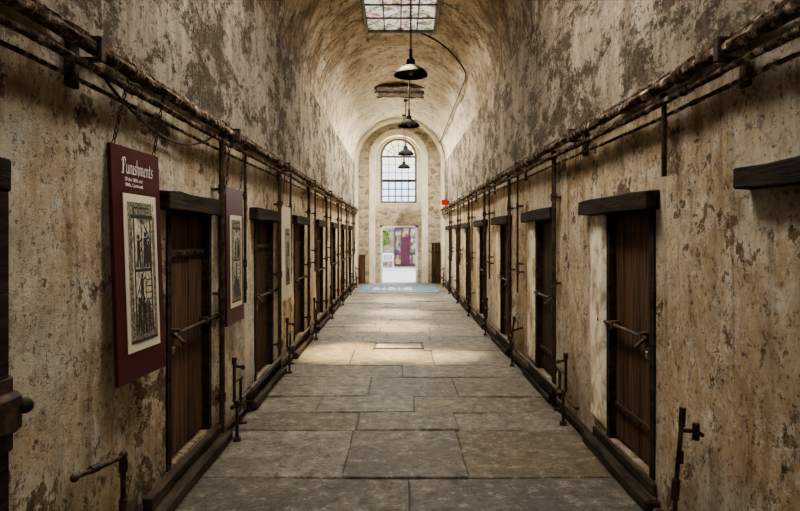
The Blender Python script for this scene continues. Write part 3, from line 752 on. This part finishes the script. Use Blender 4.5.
    def addtext(body,size,x,z,wmax,nm,shear,bold):
        me=text_mesh(body,size,shear,bold)
        wd=max(v.co.x for v in me.vertices); s=min(1,wmax/wd)
        me.transform(Matrix.Diagonal((s,1,1,1)))
        me.transform(Matrix.Translation(-og)@M@Matrix.Translation((x,z,.002)))
        me.materials.clear(); me.materials.append(M_WHITE)
        o=bpy.data.objects.new(nm,me); COL.objects.link(o); o.parent=root; WP[o.name]=og
    if title:
        cb=calligraphy(title,W*.64)
        bmesh.ops.transform(cb.bm,matrix=Matrix.Translation((W*.20,Hh*.886,.002)),verts=cb.bm.verts)
        cb.obj('title_lettering',M_WHITE,og,M=M,parent=root,recalc=False)
    if sub:
        addtext(sub[0],.026,W*.24,Hh*.855,W*.60,'subtitle_lettering',0,.0002)
        addtext(sub[1],.026,W*.24,Hh*.831,W*.60,'subtitle_lettering',0,.0002)
    for fx in (.08,.92):
        p0=M@Vector((W*fx,Hh-.005,-.01)); p1=Vector((XL+.10,p0.y,2.38))
        d=p1-p0; nl=max(4,int(d.length/.028)); b=MB()
        qd=Vector((0,1,0)).rotation_difference(d.normalized()).to_matrix()
        for k in range(nl):
            c=p0+d*((k+.5)/nl)
            b.torus(c,.014,.0034,qd@Matrix.Rotation(math.pi/2*(k%2),3,'Y'),10,5,.62)
        b.obj('hanging_chain',M_IRON,p0,parent=root)
    return root
sign((-1.395,2.87,2.05),(-1.345,2.89,.863),(-1.365,3.38,2.045),'Punishments',('Of the 1830s and','1840s, Continued'),
     'maroon sign board titled Punishments with an engraving, hung by chains',1)
sign((-1.345,4.66+.02,1.98),(-1.335,4.69,.88),(-1.34,5.17,1.98),None,None,'maroon sign board with an engraving, hung by chains',2)
sign((-1.345,6.98,1.94),(-1.335,6.98,.83),(-1.34,7.48,1.94),None,None,'pale cream sign board with an engraving, hung by chains',3)

# ------------------------------------------------------------ pendant lamps
def lamp(x,y,z,D):
    k=D/.5; top=SPR+math.sqrt(VR**2-(x-VC)**2)
    root=empty('pendant_lamp',(x,y,z))
    tag(root,'black enamel industrial pendant lamp on a long cord','lamp','pendant lamps down the corridor')
    prof=[(.25,0),(.253,.014),(.235,.05),(.20,.09),(.15,.125),(.10,.15),(.065,.17),(.060,.24),(.035,.265),(.0,.27)]
    MB().lathe([(r*k,h*k) for r,h in prof],(x,y,z)).obj('lamp_shade',M_ENAM,(x,y,z),smooth=True,parent=root)
    prof=[(.246,.004),(.228,.045),(.192,.083),(.14,.117),(.06,.14)]
    MB().lathe([(r*k,h*k) for r,h in prof],(x,y,z)).obj('shade_lining',M_ENAMI,(x,y,z),smooth=True,parent=root)
    MB().sph((x,y,z+.06*k),.042*k,(1,1,1.25)).obj('light_bulb',M_BULB,(x,y,z+.06*k),smooth=True,parent=root)
    MB().cyl((x,y,z+.25*k),(x,y,top-.02),.013).cyl((x,y,z+.25*k),(x,y,z+.40*k),.026).obj('lamp_cord',M_IRON,(x,y,z+.2*k),smooth=True,parent=root)
    MB().cyl((x,y,top-.06),(x,y,top+.02),.06).obj('ceiling_canopy',M_IRON,(x,y,top-.05),smooth=True,parent=root)
lamp(.20,9.35,4.08,.52); lamp(.25,13.6,4.06,.48); lamp(.22,16.9,3.86,.46); lamp(.19,19.0,3.72,.40)

# ------------------------------------------------------------ far end things
o=MB().box(-1.1,1.15,16.6,19.2,.0,.012,.003).obj('floor_mat',M_BLUE,(0,17.9,0)); tag(o,'blue-grey floor mat with pale bars near the exit','floor mat')
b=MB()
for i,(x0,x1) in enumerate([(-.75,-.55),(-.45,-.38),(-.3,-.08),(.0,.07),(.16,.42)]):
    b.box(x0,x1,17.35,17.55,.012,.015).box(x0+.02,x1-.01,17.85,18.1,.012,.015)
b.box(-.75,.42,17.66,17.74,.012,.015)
b.obj('mat_pale_bars',M_WPAINT,(0,17.9,.012),parent=o)  # flat pale bars laid over the blue mat
b=MB().box(1.31,1.495,17.98,18.02,2.50,2.66,.002); 
o=b.obj('exit_sign',M_RED,(1.42,18.0,2.50)); tag(o,'small red sign box projecting from the wall','sign')
MB().box(1.49,1.53,17.99,18.01,2.54,2.62).obj('sign_bracket',M_IRON,(1.5,18.0,2.54),parent=o)
b=MB()
for k in range(3): b.box(1.11+k*.10,1.205+k*.10,19.80,19.83,.0,1.35,.004)
b.box(1.11,1.40,19.785,19.80,.25,.33).box(1.11,1.40,19.785,19.80,1.0,1.08)
tag(b.obj('leaning_door',M_WOOD,(1.25,19.8,0)),'small dark plank door propped against the end wall','door')
b=MB().box(-1.30,-1.08,19.78,19.82,.0,.95,.004).box(-1.28,-1.10,19.765,19.78,.1,.85,.002)
tag(b.obj('leaning_board',M_WOODB,(-1.2,19.8,0)),'brown wooden board propped against the end wall','board')

# ------------------------------------------------------------ yard outside
o=MB().box(-7,7,20.6,38,-.12,-.02).obj('yard_ground',M_YARD,(0,29,-.02)); struct(o,'pale sunlit yard paving outside the exit','ground')
o=MB().box(-7,7,31,31.4,-.02,3.0).obj('yard_wall',M_RUBY,(0,31,0)); struct(o,'stone yard wall beyond the doorway','wall')
b=MB(); b.box(-.16,.98,30.93,30.97,.10,1.95)
o=b.obj('mural_screen',M_MURAL,(.39,30.95,-.02)); tag(o,'tall framed screen of multicoloured glass panels in the yard','screen')
b=MB()
for x in (-.18,.16,.56,.96): b.box(x,x+.05,30.88,30.99,-.02,2.0)
for z in (.0,.62,1.94): b.box(-.18,1.02,30.885,30.985,z,z+.07)
b.box(.21,.56,30.90,30.93,.07,1.5)
b.obj('screen_frame',M_PLUM,(.39,30.95,-.02),parent=o)
def shrub(x,y,s,hh):
    b=MB()
    for k in range(420):
        a=random.uniform(0,6.28); ph=random.uniform(-.9,1.4); r=s*random.uniform(.75,1)
        c=Vector((x+r*math.cos(a)*math.cos(ph),y+r*math.sin(a)*math.cos(ph),hh+r*math.sin(ph)*1.2))
        R=Matrix.Rotation(random.uniform(0,6.28),3,Vector((random.random(),random.random(),random.random())).normalized())
        b.poly([c+R@Vector(p)*.12 for p in ((-.5,0,0),(0,-.3,.05),(.6,0,0),(0,.3,.05))])
    b.sph((x,y,hh),s*.7,(1,1,1.2)); b.cyl((x,y,-.02),(x,y,hh),.04)
    tag(b.obj('green_shrub',M_LEAF,(x,y,-.02)),'leafy green shrub growing by the yard wall','shrub','shrubs in the yard')
shrub(1.35,30.0,.4,1.1); shrub(-.75,30.3,.40,1.40)
b=MB(); bx,by=-.47,27.5
for dx in (-.25,.25):
    for dy in (-.2,.2): b.box(bx+dx-.02,bx+dx+.02,by+dy-.02,by+dy+.02,-.02,.42 if dy<0 else .75)
for k in range(5): b.box(bx-.27,bx+.27,by-.22+k*.09,by-.15+k*.09,.42,.445)
for k in range(5): b.box(bx-.22+k*.1,bx-.18+k*.1,by+.19,by+.21,.45,.72)
b.box(bx-.27,bx+.27,by+.18,by+.22,.70,.77); 
for dx in (-.26,.26): b.box(bx+dx-.025,bx+dx+.025,by-.24,by+.2,.60,.63); b.box(bx+dx-.015,bx+dx+.015,by-.22,by-.19,.42,.60)
tag(b.obj('garden_chair',M_WPAINT,(bx,by,-.02)),'white slatted wooden garden armchair on the yard paving','chair')

# ------------------------------------------------------------ lights
def spot(loc,target,power,angle,blend,col,rad=.25):
    l=bpy.data.lights.new('beam_and_fill_spot','SPOT'); l.energy=power; l.spot_size=math.radians(angle); l.spot_blend=blend
    l.color=col; l.shadow_soft_size=rad
    o=bpy.data.objects.new('beam_and_fill_spot',l); COL.objects.link(o); o.location=loc
    o.rotation_euler=(Vector(target)-Vector(loc)).to_track_quat('-Z','Y').to_euler(); return o
warm=(1,.76,.44); soft=(1,.90,.74)
spot((VC,9.3,5.15),(-.55,8.2,0),6000,20,.9,warm,.08)
spot((VC,9.3,5.15),(.45,8.1,0),4800,18,1.0,warm,.08)
spot((VC,10.5,5.15),(-.05,10.5,0),3200,20,1,warm,.08)
spot((VC,15.2,5.15),(0,12.3,0),3800,16,1,warm,.08)
spot((VC,15.6,5.15),(0,14.8,0),2200,22,1,warm,.08)
for y,p in ((9.9,190),(12.0,260),(14.0,330),(16.0,350),(18.0,350)):
    spot((VC,y,5.15),(VC,y,0),p,168,1.0,soft,.08)  # wide fill spots added along the crown to brighten the far vault
wl=bpy.data.lights.new('window_fill_light','AREA'); wl.shape='RECTANGLE'; wl.size=1.4; wl.size_y=2.5; wl.energy=190; wl.color=(.98,.97,.95)
wo=bpy.data.objects.new('window_fill_light',wl); COL.objects.link(wo); wo.location=(.02,21.2,3.9); wo.rotation_euler=(math.radians(-90),0,0)  # area lamp added outside the window to light the vault and floor
sun=bpy.data.lights.new('sun','SUN'); sun.energy=3.0; sun.angle=.02; sun.color=(1,.97,.92)
so=bpy.data.objects.new('sun',sun); COL.objects.link(so); so.rotation_euler=Vector((-.35,-.55,-1)).to_track_quat('-Z','Y').to_euler()
w=bpy.data.worlds.new('world'); scene.world=w; w.use_nodes=True
bg=w.node_tree.nodes['Background']; bg.inputs[0].default_value=(.86,.92,1,1); bg.inputs[1].default_value=1.6

# ------------------------------------------------------------ camera
cd=bpy.data.cameras.new('camera'); cam=bpy.data.objects.new('camera',cd); COL.objects.link(cam); scene.camera=cam
cam.location=(0,0,H); cam.rotation_euler=(math.pi/2,0,0); cd.sensor_width=36; cd.lens=F/800*36
cd.shift_x=2/800; cd.shift_y=-20.5/800; cd.clip_end=200; cd.clip_start=.05
scene.view_settings.view_transform='AgX'
try: scene.view_settings.look='AgX - Medium High Contrast'
except Exception: pass
scene.view_settings.exposure=0.65
